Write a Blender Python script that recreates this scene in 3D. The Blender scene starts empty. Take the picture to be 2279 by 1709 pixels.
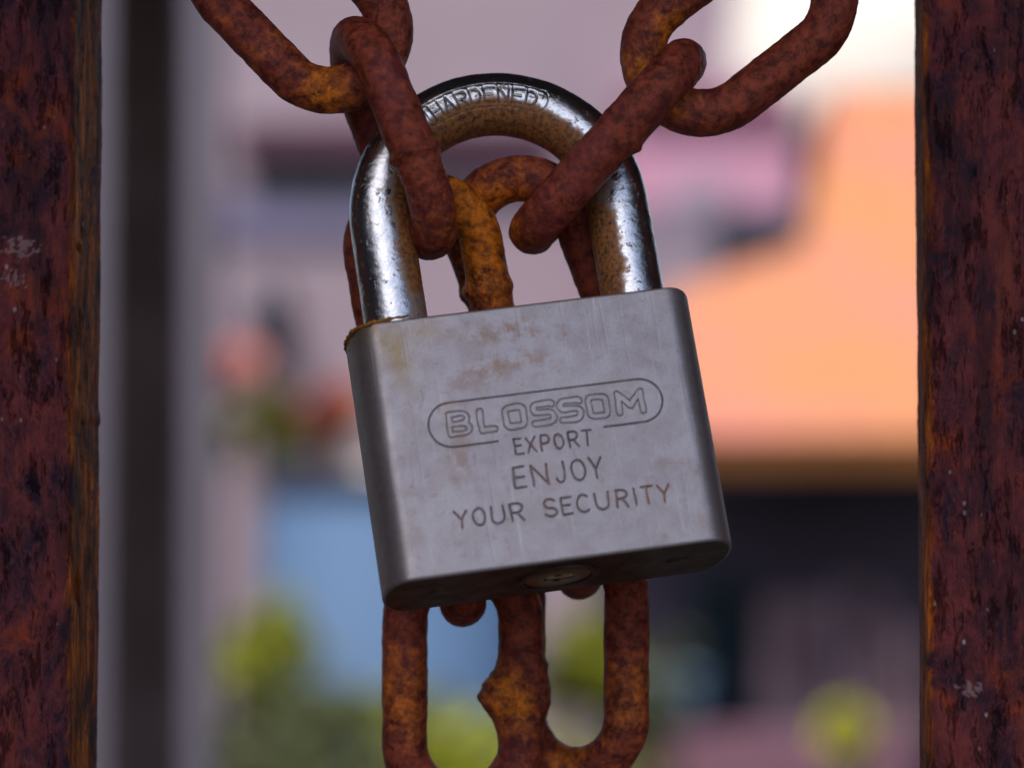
import bpy, math, random
import numpy as np
from mathutils import Vector, Matrix, noise as mnoise
random.seed(7); rng = np.random.default_rng(7)
SC = bpy.context.scene
COL = SC.collection
rad = math.radians

# ------------------------------------------------------------------ camera
K = 7.5e-5            # metres per photograph pixel at the lock (57 mm wide body)
D = 0.5               # camera to lock
PITCH = rad(2.8)
CX, CY = 1139.5, 854.5
AR = Vector((1, 0, 0)); AF = Vector((0, math.cos(PITCH), math.sin(PITCH))); AU = Vector((0, -math.sin(PITCH), math.cos(PITCH)))
ORG = Vector((0, 0, 1.3))
CAM = ORG - D*AF
cd = bpy.data.cameras.new('camera'); cam = bpy.data.objects.new('camera', cd); COL.objects.link(cam)
cam.location = CAM; cam.rotation_euler = (rad(90)+PITCH, 0, 0)
cd.sensor_width = 36; cd.lens = 36*D/(2279*K); cd.clip_start = 0.02; cd.clip_end = 800
cd.dof.use_dof = True; cd.dof.focus_distance = D-90*K; cd.dof.aperture_fstop = 10.2; cd.dof.aperture_blades = 0
SC.camera = cam
# ------------------------------------------------------------------ sky, sun, exposure
SUN_EL, SUN_AZ = 60, -152         # degrees; azimuth from +Y (away from camera), so behind the camera on its left
w = bpy.data.worlds.new('World'); SC.world = w; w.use_nodes = True
wn = w.node_tree; bg = wn.nodes['Background']
sky = wn.nodes.new('ShaderNodeTexSky'); sky.sky_type = 'NISHITA'; sky.sun_disc = False
sky.dust_density = 4.0; sky.ozone_density = 0.3; sky.sun_elevation = rad(SUN_EL); sky.sun_rotation = rad(SUN_AZ)
wn.links.new(sky.outputs[0], bg.inputs[0]); bg.inputs[1].default_value = 0.15
sl = bpy.data.lights.new('sun', 'SUN'); sl.energy = 4.0; sl.angle = rad(0.5); sl.color = (1.0, 0.93, 0.82)
so = bpy.data.objects.new('sun', sl); COL.objects.link(so)
sv = Vector((math.sin(rad(SUN_AZ))*math.cos(rad(SUN_EL)), math.cos(rad(SUN_AZ))*math.cos(rad(SUN_EL)), math.sin(rad(SUN_EL))))
so.rotation_euler = sv.to_track_quat('Z', 'Y').to_euler(); so.location = (0, 0, 8)
SC.view_settings.view_transform = 'Standard'; SC.view_settings.look = 'None'
SC.view_settings.exposure = 0.25; SC.view_settings.gamma = 1.0

# ------------------------------------------------------------------ helpers
def P(px, py, z=0.0):                  # photograph point on a plane z px nearer than the lock plane
    d = D - z*K
    return CAM + d*AF + d/D*((px-CX)*K*AR - (py-CY)*K*AU)
def W(px, py, Y):                      # point of the upright plane y = Y
    r = AF + (px-CX)*K/D*AR - (py-CY)*K/D*AU
    return CAM + r*((Y-CAM.y)/r.y)
FR = Matrix(((AR.x, AU.x, -AF.x), (AR.y, AU.y, -AF.y), (AR.z, AU.z, -AF.z)))   # x right, y up, z to camera
def frame(center, rz=0, rx=0, ry=0):
    m = FR @ (Matrix.Rotation(rad(rz), 3, 'Z') @ Matrix.Rotation(rad(rx), 3, 'X') @ Matrix.Rotation(rad(ry), 3, 'Y'))
    m = m.to_4x4(); m.translation = center
    return m
def tag(o, label=None, cat=None, group=None, kind=None):
    if label: o['label'] = label
    if cat: o['category'] = cat
    if group: o['group'] = group
    if kind: o['kind'] = kind
    return o
def empty(name, m):
    o = bpy.data.objects.new(name, None); COL.objects.link(o); o.empty_display_size = .01
    if isinstance(m, Matrix): o.matrix_world = m
    else: o.location = m
    return o
def mesh(name, verts, faces, mat, parent=None, smooth=False, attrs=None, mw=None):
    me = bpy.data.meshes.new(name)
    verts = np.asarray(verts, np.float32)
    if isinstance(faces, np.ndarray):
        n = len(faces); q = faces.shape[1]
        me.vertices.add(len(verts)); me.vertices.foreach_set('co', verts.ravel())
        me.loops.add(n*q); me.loops.foreach_set('vertex_index', faces.astype(np.int32).ravel())
        me.polygons.add(n); me.polygons.foreach_set('loop_start', np.arange(0, n*q, q, dtype=np.int32))
        me.update(calc_edges=True)
    else:
        me.from_pydata([tuple(map(float, v)) for v in verts], [], faces)
    if attrs:
        for k, a in attrs.items():
            at = me.attributes.new(k, 'FLOAT', 'POINT'); at.data.foreach_set('value', np.asarray(a, np.float32).ravel())
    if smooth: me.polygons.foreach_set('use_smooth', np.ones(len(me.polygons), bool))
    for mm in (mat if isinstance(mat, (list, tuple)) else [mat]): me.materials.append(mm)
    me.update()
    o = bpy.data.objects.new(name, me); COL.objects.link(o)
    if parent: o.parent = parent
    if mw is not None: o.matrix_world = mw
    return o
def grid_faces(nu, nv, wu, wv):
    iu = np.arange(nu if wu else nu-1); iv = np.arange(nv if wv else nv-1)
    a, b = np.meshgrid(iu, iv, indexing='ij'); a2 = (a+1) % nu; b2 = (b+1) % nv
    return np.stack([a*nv+b, a2*nv+b, a2*nv+b2, a*nv+b2], -1).reshape(-1, 4)
def smooth01(x): x = np.clip(x, 0, 1); return x*x*(3-2*x)
def fbm(pts, scale, octs=3, seed=0.0):
    out = np.empty(len(pts)); off = Vector((seed, seed*1.7, -seed)); fr = mnoise.fractal
    for i, p in enumerate(pts): out[i] = fr(Vector(p)*scale+off, 0.8, 2.1, octs)
    return out
def boxes(bl):                       # list of (x0,x1,y0,y1,z0,z1)
    V, F = [], []
    for x0, x1, y0, y1, z0, z1 in bl:
        n = len(V)
        V += [(x0,y0,z0),(x1,y0,z0),(x1,y1,z0),(x0,y1,z0),(x0,y0,z1),(x1,y0,z1),(x1,y1,z1),(x0,y1,z1)]
        F += [tuple(n+i for i in f) for f in ((3,2,1,0),(4,5,6,7),(0,1,5,4),(1,2,6,5),(2,3,7,6),(3,0,4,7))]
    return V, F
def box(name, b, mat, parent=None, bev=0.0):
    c = Vector(((b[0]+b[1])/2, (b[2]+b[3])/2, b[4]))
    bb = (b[0]-c.x, b[1]-c.x, b[2]-c.y, b[3]-c.y, 0, b[5]-c.z)
    V, F = boxes([bb]); o = mesh(name, V, F, mat)
    if bev:
        m = o.modifiers.new('bevel', 'BEVEL'); m.width = bev; m.segments = 2
    if parent:
        o.parent = parent; o.location = c - parent.location
    else: o.location = c
    return o

# ------------------------------------------------------------------ materials
class NT:
    def __init__(s, name):
        s.m = bpy.data.materials.new(name); s.m.use_nodes = True; s.t = s.m.node_tree
        s.b = s.t.nodes['Principled BSDF']; s.tc = None
    def n(s, typ, **kw):
        x = s.t.nodes.new(typ)
        for k, v in kw.items(): setattr(x, k, v)
        return x
    def l(s, a, b): s.t.links.new(a, b)
    def coords(s, scale=(1, 1, 1), rnd=True):
        if s.tc is None:
            s.tc = s.n('ShaderNodeTexCoord'); oi = s.n('ShaderNodeObjectInfo')
            mu = s.n('ShaderNodeMath', operation='MULTIPLY'); mu.inputs[1].default_value = 7.0; s.l(oi.outputs['Random'], mu.inputs[0])
            va = s.n('ShaderNodeVectorMath', operation='ADD'); s.l(s.tc.outputs['Object'], va.inputs[0]); s.l(mu.outputs[0], va.inputs[1])
            s.va = va
        mp = s.n('ShaderNodeMapping'); mp.inputs['Scale'].default_value = scale; s.l((s.va.outputs[0] if rnd else s.tc.outputs['Object']), mp.inputs[0])
        return mp.outputs[0]
    def noise(s, scale, detail=6, rough=.6, stretch=(1, 1, 1), dist=0.0):
        x = s.n('ShaderNodeTexNoise'); x.inputs['Scale'].default_value = scale; x.inputs['Detail'].default_value = detail
        x.inputs['Roughness'].default_value = rough; x.inputs['Distortion'].default_value = dist
        s.l(s.coords(stretch), x.inputs['Vector']); return x.outputs['Fac']
    def ramp(s, src, stops, mode='LINEAR'):
        r = s.n('ShaderNodeValToRGB'); s.l(src, r.inputs[0]); cr = r.color_ramp; cr.interpolation = mode
        while len(cr.elements) < len(stops): cr.elements.new(.5)
        for e, (p, c) in zip(cr.elements, stops):
            e.position = p; e.color = (c, c, c, 1) if not isinstance(c, (tuple, list)) else (*c, 1)
        return r.outputs[0]
    def mix(s, fac, a, b, mode='MIX'):
        x = s.n('ShaderNodeMix', data_type='RGBA', blend_type=mode)
        for sock, v in ((x.inputs[0], fac), (x.inputs[6], a), (x.inputs[7], b)):
            if isinstance(v, (int, float)): sock.default_value = v
            elif isinstance(v, (tuple, list)): sock.default_value = (*v, 1)
            else: s.l(v, sock)
        return x.outputs[2]
    def math(s, op, a, b=0.0, clamp=False):
        x = s.n('ShaderNodeMath', operation=op, use_clamp=clamp)
        for i, v in enumerate((a, b)):
            if isinstance(v, (int, float)): x.inputs[i].default_value = v
            else: s.l(v, x.inputs[i])
        return x.outputs[0]
    def attr(s, name):
        x = s.n('ShaderNodeAttribute', attribute_name=name); return x.outputs['Fac']
    def bump(s, h, strength=.5, dist=.0005, prev=None):
        x = s.n('ShaderNodeBump'); x.inputs['Strength'].default_value = strength; x.inputs['Distance'].default_value = dist
        s.l(h, x.inputs['Height'])
        if prev: s.l(prev, x.inputs['Normal'])
        s.l(x.outputs[0], s.b.inputs['Normal']); return x.outputs[0]
    def put(s, **kw):
        for k, v in kw.items():
            sock = s.b.inputs[{'col': 'Base Color', 'metal': 'Metallic', 'rough': 'Roughness', 'spec': 'Specular IOR Level'}[k]]
            if isinstance(v, (int, float)): sock.default_value = v
            elif isinstance(v, (tuple, list)): sock.default_value = (*v, 1)
            else: s.l(v, sock)
        return s.m

def plain(name, col, var=.25, scale=2.0, rough=.85, spec=.3, bump=0.0):
    t = NT(name); f = t.noise(scale, 5)
    c = t.mix(t.ramp(f, [(.3, 0.0), (.7, 1.0)]), tuple(x*(1-var) for x in col), tuple(min(1, x*(1+var)) for x in col))
    if bump: t.bump(t.noise(scale*12, 5), bump, .01)
    return t.put(col=c, rough=rough, spec=spec)

def chain_rust():
    t = NT('chain_rust')
    big = t.noise(75, 4, .6); mid = t.noise(480, 9, .72, dist=.25); fine = t.noise(2100, 5, .75); grit = t.noise(1100, 6, .8)
    dark = t.mix(t.ramp(mid, [(.40, 0.0), (.60, 1.0)]), (.105, .017, .012), (.40, .078, .040))
    dark = t.mix(t.ramp(big, [(.48, 0.0), (.66, .5)]), dark, (.27, .055, .070))
    dark = t.mix(t.ramp(grit, [(.58, 0.0), (.68, .45)]), dark, (.50, .13, .075))
    ora = t.mix(t.ramp(mid, [(.38, 0.0), (.5, .5), (.62, 1.0)]), (.16, .028, .005), (1.0, .27, .012))
    ora = t.mix(t.ramp(grit, [(.52, 0.0), (.66, .6)]), ora, (1.0, .40, .04))
    f = t.math('ADD', t.attr('orange'), t.math('MULTIPLY', t.math('SUBTRACT', big, .5), 1.5))
    f = t.math('ADD', f, t.math('MULTIPLY', t.math('SUBTRACT', mid, .5), .9))
    f = t.ramp(f, [(.38, 0.0), (.95, 1.0)])
    col = t.mix(f, dark, ora)
    pits = t.ramp(t.noise(900, 6, .75, dist=.4), [(.28, .25), (.38, 1.0)])
    col = t.mix(pits, (.045, .010, .008), col)
    h = t.math('ADD', t.math('MULTIPLY', mid, .8), t.math('MULTIPLY', fine, .45)); h = t.math('ADD', h, t.math('MULTIPLY', pits, .35))
    h = t.math('ADD', h, t.math('MULTIPLY', grit, .5))
    t.bump(h, .60, .0006)
    return t.put(col=col, metal=.0, rough=t.ramp(mid, [(.3, .30), (.7, .50)]), spec=.30)

def bar_rust():
    t = NT('bar_rust')
    mid = t.noise(150, 9, .74, (1, 1, .6), .4); fine = t.noise(900, 6, .78, (1, 1, .55)); streak = t.noise(480, 9, .75, (1, 1, .14), .4)
    big = t.noise(42, 4, .6)
    purp = t.mix(t.ramp(mid, [(.38, 0.0), (.62, 1.0)]), (.032, .013, .034), (.26, .050, .050))
    purp = t.mix(t.ramp(fine, [(.52, 0.0), (.66, .6)]), purp, (.26, .075, .085))
    red = t.mix(t.ramp(mid, [(.42, 0.0), (.60, 1.0)]), (.10, .018, .012), (.38, .062, .018))
    f = t.ramp(t.math('ADD', t.math('MULTIPLY', t.math('SUBTRACT', big, .5), 2.0), t.math('ADD', mid, t.math('MULTIPLY', t.attr('side'), .15))), [(.58, 0.0), (.80, .9)])
    face = t.mix(f, purp, red)
    face = t.mix(t.ramp(t.noise(260, 7, .75, (1, 1, .10)), [(.54, 0.0), (.68, .6)]), face, (.34, .075, .03))
    face = t.mix(t.ramp(t.noise(150, 6, .7, (1, 1, .22)), [(.50, 0.0), (.62, .65)]), face, (.022, .012, .026))
    og = t.mix(t.ramp(streak, [(.40, 0.0), (.53, .4), (.63, 1.0)]), (.11, .019, .006), (1.0, .25, .010))
    og = t.mix(t.ramp(mid, [(.38, 1.0), (.50, 0.0)]), og, (.05, .013, .008))
    sf = t.ramp(t.math('ADD', t.attr('side'), t.math('MULTIPLY', t.math('SUBTRACT', mid, .5), 1.7)), [(.34, 0.0), (.60, 1.0)])
    col = t.mix(sf, face, og)
    flake = t.ramp(t.noise(420, 9, .85, (1, 1, .28), 0.0), [(.38, 1.0), (.46, 0.0)])
    col = t.mix(t.math('MULTIPLY', flake, .6), col, (.018, .008, .010))
    vor = t.n('ShaderNodeTexVoronoi'); vor.inputs['Scale'].default_value = 330; vor.inputs['Randomness'].default_value = 1
    t.l(t.coords((1, 1, .7)), vor.inputs['Vector'])
    spk = t.math('MULTIPLY', t.ramp(vor.outputs['Distance'], [(.06, 1.0), (.13, 0.0)]), t.ramp(t.noise(60, 3), [(.50, 0.0), (.58, .9)]))
    col = t.mix(spk, col, (.50, .42, .44))
    col = t.mix(t.attr('chip'), col, (.40, .28, .30))
    h = t.math('ADD', t.math('MULTIPLY', mid, 1.0), t.math('ADD', t.math('MULTIPLY', fine, .6), t.math('MULTIPLY', streak, .5)))
    h = t.math('SUBTRACT', h, t.math('MULTIPLY', flake, .4))
    t.bump(h, .9, .0009)
    return t.put(col=col, rough=t.ramp(fine, [(.35, .38), (.7, .62)]), spec=.3)

def lock_steel():
    t = NT('brushed_lock_steel')
    mid = t.noise(320, 8, .66); fine = t.noise(2600, 3, .6); big = t.noise(90, 5, .6, dist=.4)
    base = t.mix(t.ramp(big, [(.3, 0.0), (.7, 1.0)]), (.375, .350, .392), (.445, .420, .462))
    base = t.mix(t.math('MULTIPLY', t.ramp(fine, [(.52, 0.0), (.75, 1.0)]), .35), base, (.26, .22, .25))
    dots = t.math('MULTIPLY', t.ramp(t.noise(620, 4, .6), [(.60, 0.0), (.70, 1.0)]), .35)
    base = t.mix(dots, base, (.24, .18, .17))
    st = t.math('MULTIPLY', t.attr('stain'), t.ramp(mid, [(.44, 0.0), (.58, 1.0)]))
    base = t.mix(t.math('MULTIPLY', st, .6), base, (.30, .19, .13))
    base = t.mix(t.math('MULTIPLY', t.attr('yellow'), t.ramp(mid, [(.25, .35), (.6, 1.0)])), base, (.36, .26, .12))
    scv = t.ramp(t.noise(1300, 4, .6, (1, .03, 1), .15), [(.62, 0.0), (.70, .35)])
    base = t.mix(scv, base, (.60, .57, .60))
    pit = t.ramp(t.noise(1500, 5, .75), [(.64, 0.0), (.70, .55)])
    base = t.mix(pit, base, (.16, .12, .12))
    gc = t.mix(t.math('MULTIPLY', t.attr('grust'), t.ramp(mid, [(.3, .4), (.5, 1.0)])), (.17, .13, .135), (.62, .20, .025))
    g = t.math('MULTIPLY', t.attr('groove'), t.ramp(t.noise(700, 4, .7), [(.36, .95), (.64, .15)]))
    col = t.mix(g, base, gc)
    scr = t.ramp(t.noise(900, 3, .6, (1, .035, 1), .0), [(.60, 0.0), (.70, 1.0)])
    t.bump(t.math('SUBTRACT', t.math('ADD', t.math('MULTIPLY', fine, .8), mid), t.math('MULTIPLY', scr, .5)), .2, .0003)
    met = t.math('SUBTRACT', .75, t.math('MULTIPLY', g, .6), True)
    return t.put(col=col, metal=met, rough=t.ramp(mid, [(.3, .40), (.7, .52)]), spec=.5)

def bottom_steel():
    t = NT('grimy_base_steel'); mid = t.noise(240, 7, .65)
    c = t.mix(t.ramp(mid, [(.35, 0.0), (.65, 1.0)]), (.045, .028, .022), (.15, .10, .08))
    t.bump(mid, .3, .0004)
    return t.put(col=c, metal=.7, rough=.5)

def shackle_chrome():
    t = NT('pitted_chrome')
    mid = t.noise(300, 8, .65, dist=.5); fine = t.noise(1300, 5, .7); big = t.noise(90, 5, .6)
    f = t.math('ADD', t.attr('rust'), t.math('ADD', t.math('MULTIPLY', t.math('SUBTRACT', mid, .5), 1.1), t.math('MULTIPLY', t.math('SUBTRACT', big, .5), .9)))
    f = t.ramp(t.math('ADD', f, t.math('MULTIPLY', t.math('SUBTRACT', fine, .5), .7)), [(.38, 0.0), (.58, .6), (.85, .97)])
    ru = t.mix(t.ramp(fine, [(.35, 0.0), (.62, 1.0)]), (.05, .016, .006), (.46, .17, .03))
    st = t.mix(t.ramp(mid, [(.3, 0.0), (.7, 1.0)]), (.66, .68, .74), (.80, .82, .88))
    spots = t.ramp(t.noise(750, 5, .65, dist=.3), [(.60, 0.0), (.66, .8)])
    st = t.mix(spots, st, (.22, .10, .05))
    g = t.attr('groove'); st = t.mix(t.math('MULTIPLY', g, .9), st, (.09, .05, .035))
    col = t.mix(f, st, ru)
    h = t.math('ADD', t.math('MULTIPLY', fine, .55), t.math('MULTIPLY', mid, .25))
    h = t.math('SUBTRACT', h, t.math('MULTIPLY', spots, .35))
    t.bump(h, .34, .0004)
    met = t.math('SUBTRACT', 1.0, t.math('ADD', t.math('MULTIPLY', f, .9), t.math('MULTIPLY', spots, .5)), True)
    return t.put(col=col, metal=met, rough=t.math('ADD', t.ramp(mid, [(.3, .15), (.7, .25)]), t.math('MULTIPLY', f, .35)), spec=.5)

def brass():
    t = NT('dull_brass'); m = t.noise(500, 5)
    return t.put(col=t.mix(m, (.22, .15, .07), (.45, .34, .20)), metal=.8, rough=.38)

M_CHAIN, M_BAR, M_LOCK, M_BASE, M_SHK, M_BRASS = chain_rust(), bar_rust(), lock_steel(), bottom_steel(), shackle_chrome(), brass()
M_DARK = plain('dark_slot', (.012, .01, .01), .2, 200)
M_FLAKE = plain('orange_flake_rust', (.40, .17, .03), .5, 700, .8, .3, .4)

# ------------------------------------------------------------------ the setting behind, built where it stands
M_GROUND = plain('dark_ground', (.035, .032, .032), .3, 1.5)
M_PLAST = plain('grey_plaster', (.145, .137, .19), .12, 3)
M_ALC = plain('dark_plaster', (.13, .115, .12), .2, 5)
M_POST = plain('dark_post_paint', (.26, .19, .205), .3, 20)
M_WALL = plain('mauve_wall_plaster', (.26, .21, .265), .10, 1.2)
M_MAROON = plain('maroon_awning', (.055, .022, .045), .2, 4)
M_NAVY = plain('dark_glass', (.012, .013, .03), .2, 2, .3, .5)
M_SLATE = plain('blue_grey_flat', (.15, .14, .24), .12, 3)
M_PINK = plain('pink_wall_plaster', (.46, .24, .36), .10, 1.0)
M_MAUVE2 = plain('grey_mauve_plaster', (.19, .16, .22), .12, 1.5)
M_ROOF = plain('orange_roof_tile', (.42, .165, .09), .22, 1.1)
def _roof():
    t = NT('weathered_roof_tile'); n1 = t.noise(.9, 4, .6); n2 = t.noise(9, 5, .7)
    c = t.mix(t.ramp(n1, [(.38, 0.0), (.62, 1.0)]), (.45, .165, .15), (.43, .185, .075)); c = t.mix(t.ramp(n2, [(.55, 0.0), (.75, .5)]), c, (.24, .10, .07))
    return t.put(col=c, rough=.8, spec=.3)
M_ROOF = _roof()
M_FASC = plain('brown_fascia', (.12, .045, .010), .15, 3)
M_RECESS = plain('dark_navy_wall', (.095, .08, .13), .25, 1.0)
M_TEAL = plain('dark_teal_door', (.012, .03, .045), .2, 2)
M_LOWM = plain('mauve_panel', (.40, .28, .36), .15, 2)
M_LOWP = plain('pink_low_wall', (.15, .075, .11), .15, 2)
M_BLUE = plain('blue_drum_plastic', (.095, .17, .32), .10, 3, .5, .4)
M_LEAF = plain('olive_leaf', (.24, .26, .016), .4, 14)
M_LEAF2 = plain('grey_green_leaf', (.085, .10, .045), .35, 14)
M_BARK = plain('brown_stem', (.06, .04, .03), .3, 20)
M_BLOOMP = plain('pale_pink_petal', (.97, .55, .52), .1, 30)
M_BLOOMM = plain('magenta_petal', (.55, .10, .22), .15, 30)
M_BLOOMO = plain('orange_petal', (.75, .24, .10), .15, 30)
M_BLOOMY = plain('yellow_petal', (.46, .46, .05), .12, 30)

g = mesh('ground', [(-300, -60, 0), (300, -60, 0), (300, 600, 0), (-300, 600, 0)], [(0, 1, 2, 3)], M_GROUND); tag(g, kind='structure')
# unseen slab and side walls, added to shade the gate and shape its light
al = box('added_shade_slab', (-.95, 1.0, -.30, .86, 1.648, 1.85), M_ALC); tag(al, kind='structure')
al = box('added_shade_wall', (-.95, -.42, -.62, .45, 0, 1.646), M_ALC); tag(al, kind='structure')
al = box('added_shade_wall', (.5, 1.0, -.45, .86, 0, 1.646), M_ALC); tag(al, kind='structure')

def wbox(name, x0, x1, y0, y1, Y, dep, mat, parent=None, bev=0.0):    # upright box whose front spans photo x0..x1, y0(top)..y1(bottom) at plane Y
    a = W(x0, y1, Y); b = W(x1, y0, Y)
    return box(name, (a.x, b.x, Y, Y+dep, max(a.z, 0.0), b.z), mat, parent, bev)
q = W(490, 800, 1.3)
pil = box('pillar', (-.62, q.x, 1.3, 1.6, 0, 2.3), M_PLAST, None, .006); tag(pil, 'blurred grey plaster pillar beside the left gate bar', 'pillar')
pil.rotation_euler.z = rad(12); pil.location = Vector((q.x, 1.3, 0))-Matrix.Rotation(rad(12), 3, 'Z')@Vector(((q.x+.62)/2, -.15, 0))
a = W(244, 800, .83); b = W(392, 800, .83)
po = box('post', (a.x, b.x, .83, .83+(b.x-a.x), 0, 1.646), M_POST, None, .004); tag(po, 'blurred dark brown post standing before the grey pillar', 'post')

# pale mauve building
B0 = W(1000, 1000, 12.0); bld = empty('building', Vector((B0.x, 12.0, 0)))
tag(bld, 'blurred pale mauve building behind the lock with a maroon awning', 'building')
wl_, wr_ = W(380, 0, 12).x, W(1625, 100, 12).x
box('wall', (wl_, wr_, 12, 17, 0, 4.6), M_WALL, bld)
def bbox(name, x0, x1, y0, y1, Y, dep, mat, parent, sub=None):
    a = W(x0, y1, Y); b = W(x1, y0, Y)
    o = box(name, (a.x, b.x, Y, Y+dep, a.z, b.z), mat, parent)
    return o
# awning: shallow cloth canopy with a straight valance
a0, a1 = W(525, 288, 11.86), W(1230, 350, 11.86)
sv_ = [(a0.x, 11.99, a0.z+.05), (a1.x, 11.99, a0.z+.05), (a1.x, 11.86, a0.z), (a0.x, 11.86, a0.z), (a0.x, 11.99, a1.z+.03), (a1.x, 11.99, a1.z+.03), (a1.x, 11.86, a1.z), (a0.x, 11.86, a1.z)]
o = mesh('awning', [(x-bld.location.x, y-12, z) for x, y, z in sv_], [(0,3,2,1),(4,5,6,7),(3,7,6,2),(0,1,5,4),(1,2,6,5),(0,4,7,3)], M_MAROON, bld)
wdw = bbox('window', 560, 850, 345, 440, 11.95, .046, M_NAVY, bld)
bbox('blue_grey_band', 500, 850, 428, 530, 11.96, .036, M_SLATE, bld)  # plain blue grey band under the window
# wall lamp
c0 = W(612, 720, 11.9); lamp = empty('wall_lamp', Vector((c0.x, 11.93, c0.z))); tag(lamp, 'small black lamp on the pale wall left of the lock', 'lamp')
def ball(name, c, r, mat, parent=None, sq=(1, 1, 1), seed=0, n=16, rough_=.0):
    th_ = np.linspace(0, math.pi, n); ph = np.arange(2*n)/(2*n)*2*math.pi
    T_, P_ = np.meshgrid(th_, ph, indexing='ij'); v = np.stack([np.sin(T_)*np.cos(P_), np.sin(T_)*np.sin(P_), np.cos(T_)], -1).reshape(-1, 3)
    rr_ = r*(1+rough_*fbm(v, 2.5, 3, seed)) if rough_ else np.full(len(v), r)
    v = v*rr_[:, None]*np.array(sq)
    o = mesh(name, v, grid_faces(n, 2*n, False, True), mat, None, True)
    if parent: o.parent = parent; o.location = Vector(c)-parent.location
    else: o.location = c
    return o
ball('lamp_shade', (c0.x, 11.84, c0.z), .10, M_NAVY, lamp, (1, 1, 1.8)); box('bracket', (c0.x-.012, c0.x+.012, 11.9, 11.998, c0.z+.03, c0.z+.06), M_POST, lamp)

# pink house, grey mauve annex before it
pk = empty('pink_house', Vector((W(1600, 900, 11.3).x, 11.3, 0))); tag(pk, 'blurred pink house between the right links and the orange tiled roof', 'house')
z1 = W(1700, 205, 11.3).z
box('wall', (W(1385, 0, 11.3).x, W(1770, 0, 11.3).x, 11.3, 11.9, 0, z1), M_PINK, pk)
box('parapet', (W(1380, 0, 11.2).x, W(1775, 0, 11.2).x, 11.2, 11.298, z1-.03, z1+.02), M_PINK, pk)
an = empty('annex', Vector((W(1500, 900, 10.8).x, 10.8, 0))); tag(an, 'blurred grey mauve low building between the lock and the orange roof', 'building')
box('wall', (W(1385, 0, 10.8).x, W(1790, 0, 10.8).x, 10.8, 11.15, 0, W(1500, 460, 10.8).z), M_MAUVE2, an)
o = bbox('window', 1590, 1800, 480, 600, 10.74, .058, M_NAVY, an)
ball('dome', W(1560, 462, 11.0), .12, M_MAUVE2, an)
bbox('pale_panel', 1400, 1640, 575, 900, 10.76, .038, M_WALL, an)
# white lumps added low over the roofs to stand for the blown-out sky
def sky_white():
    V, F = [], []; r_ = np.random.default_rng(5); c0 = W(1900, 60, 500)
    for k in range(34):
        c = np.array([c0.x+r_.uniform(-75, 110), 500+r_.uniform(-10, 30), c0.z+r_.uniform(-34, 30)]); r = r_.uniform(20, 30)
        if c[0]-r < W(1600, 0, 500).x: c[0] = W(1600, 0, 500).x+r
        th_ = np.linspace(0, math.pi, 14); ph = np.arange(24)/24*2*math.pi; T_, P_ = np.meshgrid(th_, ph, indexing='ij')
        v = np.stack([np.sin(T_)*np.cos(P_), np.sin(T_)*np.sin(P_), np.cos(T_)], -1).reshape(-1, 3)
        v = c+v*(r*(1+.12*fbm(v, 2.2, 3, k)))[:, None]
        F.append(grid_faces(14, 24, False, True)+sum(len(x) for x in V)); V.append(v)
    return np.concatenate(V), np.concatenate(F)
V, F = sky_white(); o = mesh('sky_white', V, F, plain('added_sky_white', (.64, .60, .58), .10, .02, 1.0, 0.0), None, True); tag(o, kind='structure')

# house with orange tiled hip roof
hs = empty('tiled_house', Vector((W(1800, 1000, 9).x, 9, 0))); tag(hs, 'blurred house with a sunlit orange tiled roof right of the lock', 'house')
HL = hs.location
def rooftiles():
    # roof surface from the eave (Y 9) to the ridge (Y 12.2), hip edge on the left, corrugated by tile columns
    e0, e1 = W(1290, 985, 9.0), W(2500, 985, 9.0); r0, r1 = W(1850, 200, 12.2), W(2500, 200, 12.2)
    nx, ny = 420, 40
    V, = [[]]
    for j in range(ny):
        t_ = j/(ny-1); yv = 9.0+3.2*t_; zv = e0.z+(r0.z-e0.z)*t_
        pxl = np.interp(t_, [0, .35, .48, 1], [1290, 1505, 1795, 1855]); xa = (pxl-CX)*K/D*(yv+.5); xb = max(e1.x, r1.x)
        for i in range(nx):
            x = xa+(xb-xa)*i/(nx-1)
            V.append((x, yv, zv+.03*abs(math.sin(x*math.pi/.17))-.02*((j % 2))+.0))
    F = grid_faces(ny, nx, False, False)[:, ::-1]
    return V, F, e0, e1, r0, xb
V0, F0, e0, e1, r0, xb = rooftiles()
o = mesh('roof', [(x-HL.x, y-HL.y, z) for x, y, z in V0], F0, M_ROOF, hs, True)
m = o.modifiers.new('thick', 'SOLIDIFY'); m.thickness = .03; m.offset = -1
o = mesh('roof_rear', [(x-HL.x, y-HL.y, z) for x, y, z in ((r0.x, 12.2, r0.z), (xb, 12.2, r0.z), (xb, 15.4, e0.z), (e0.x, 15.4, e0.z))], [(0, 1, 2, 3)], M_ROOF, hs)
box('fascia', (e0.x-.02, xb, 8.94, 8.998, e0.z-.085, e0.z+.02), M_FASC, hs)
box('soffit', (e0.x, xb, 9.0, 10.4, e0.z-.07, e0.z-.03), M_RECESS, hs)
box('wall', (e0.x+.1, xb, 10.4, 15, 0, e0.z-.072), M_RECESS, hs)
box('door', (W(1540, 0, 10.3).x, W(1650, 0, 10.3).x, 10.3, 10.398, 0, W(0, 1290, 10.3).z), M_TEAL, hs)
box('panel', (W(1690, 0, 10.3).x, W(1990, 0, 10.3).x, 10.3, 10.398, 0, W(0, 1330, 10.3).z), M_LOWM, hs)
lw = box('low_wall', (W(1430, 0, 8).x, W(2020, 0, 8).x, 8, 8.2, 0, W(0, 1630, 8).z), M_LOWP); tag(lw, 'blurred pink low wall before the dark veranda', 'wall')

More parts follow.
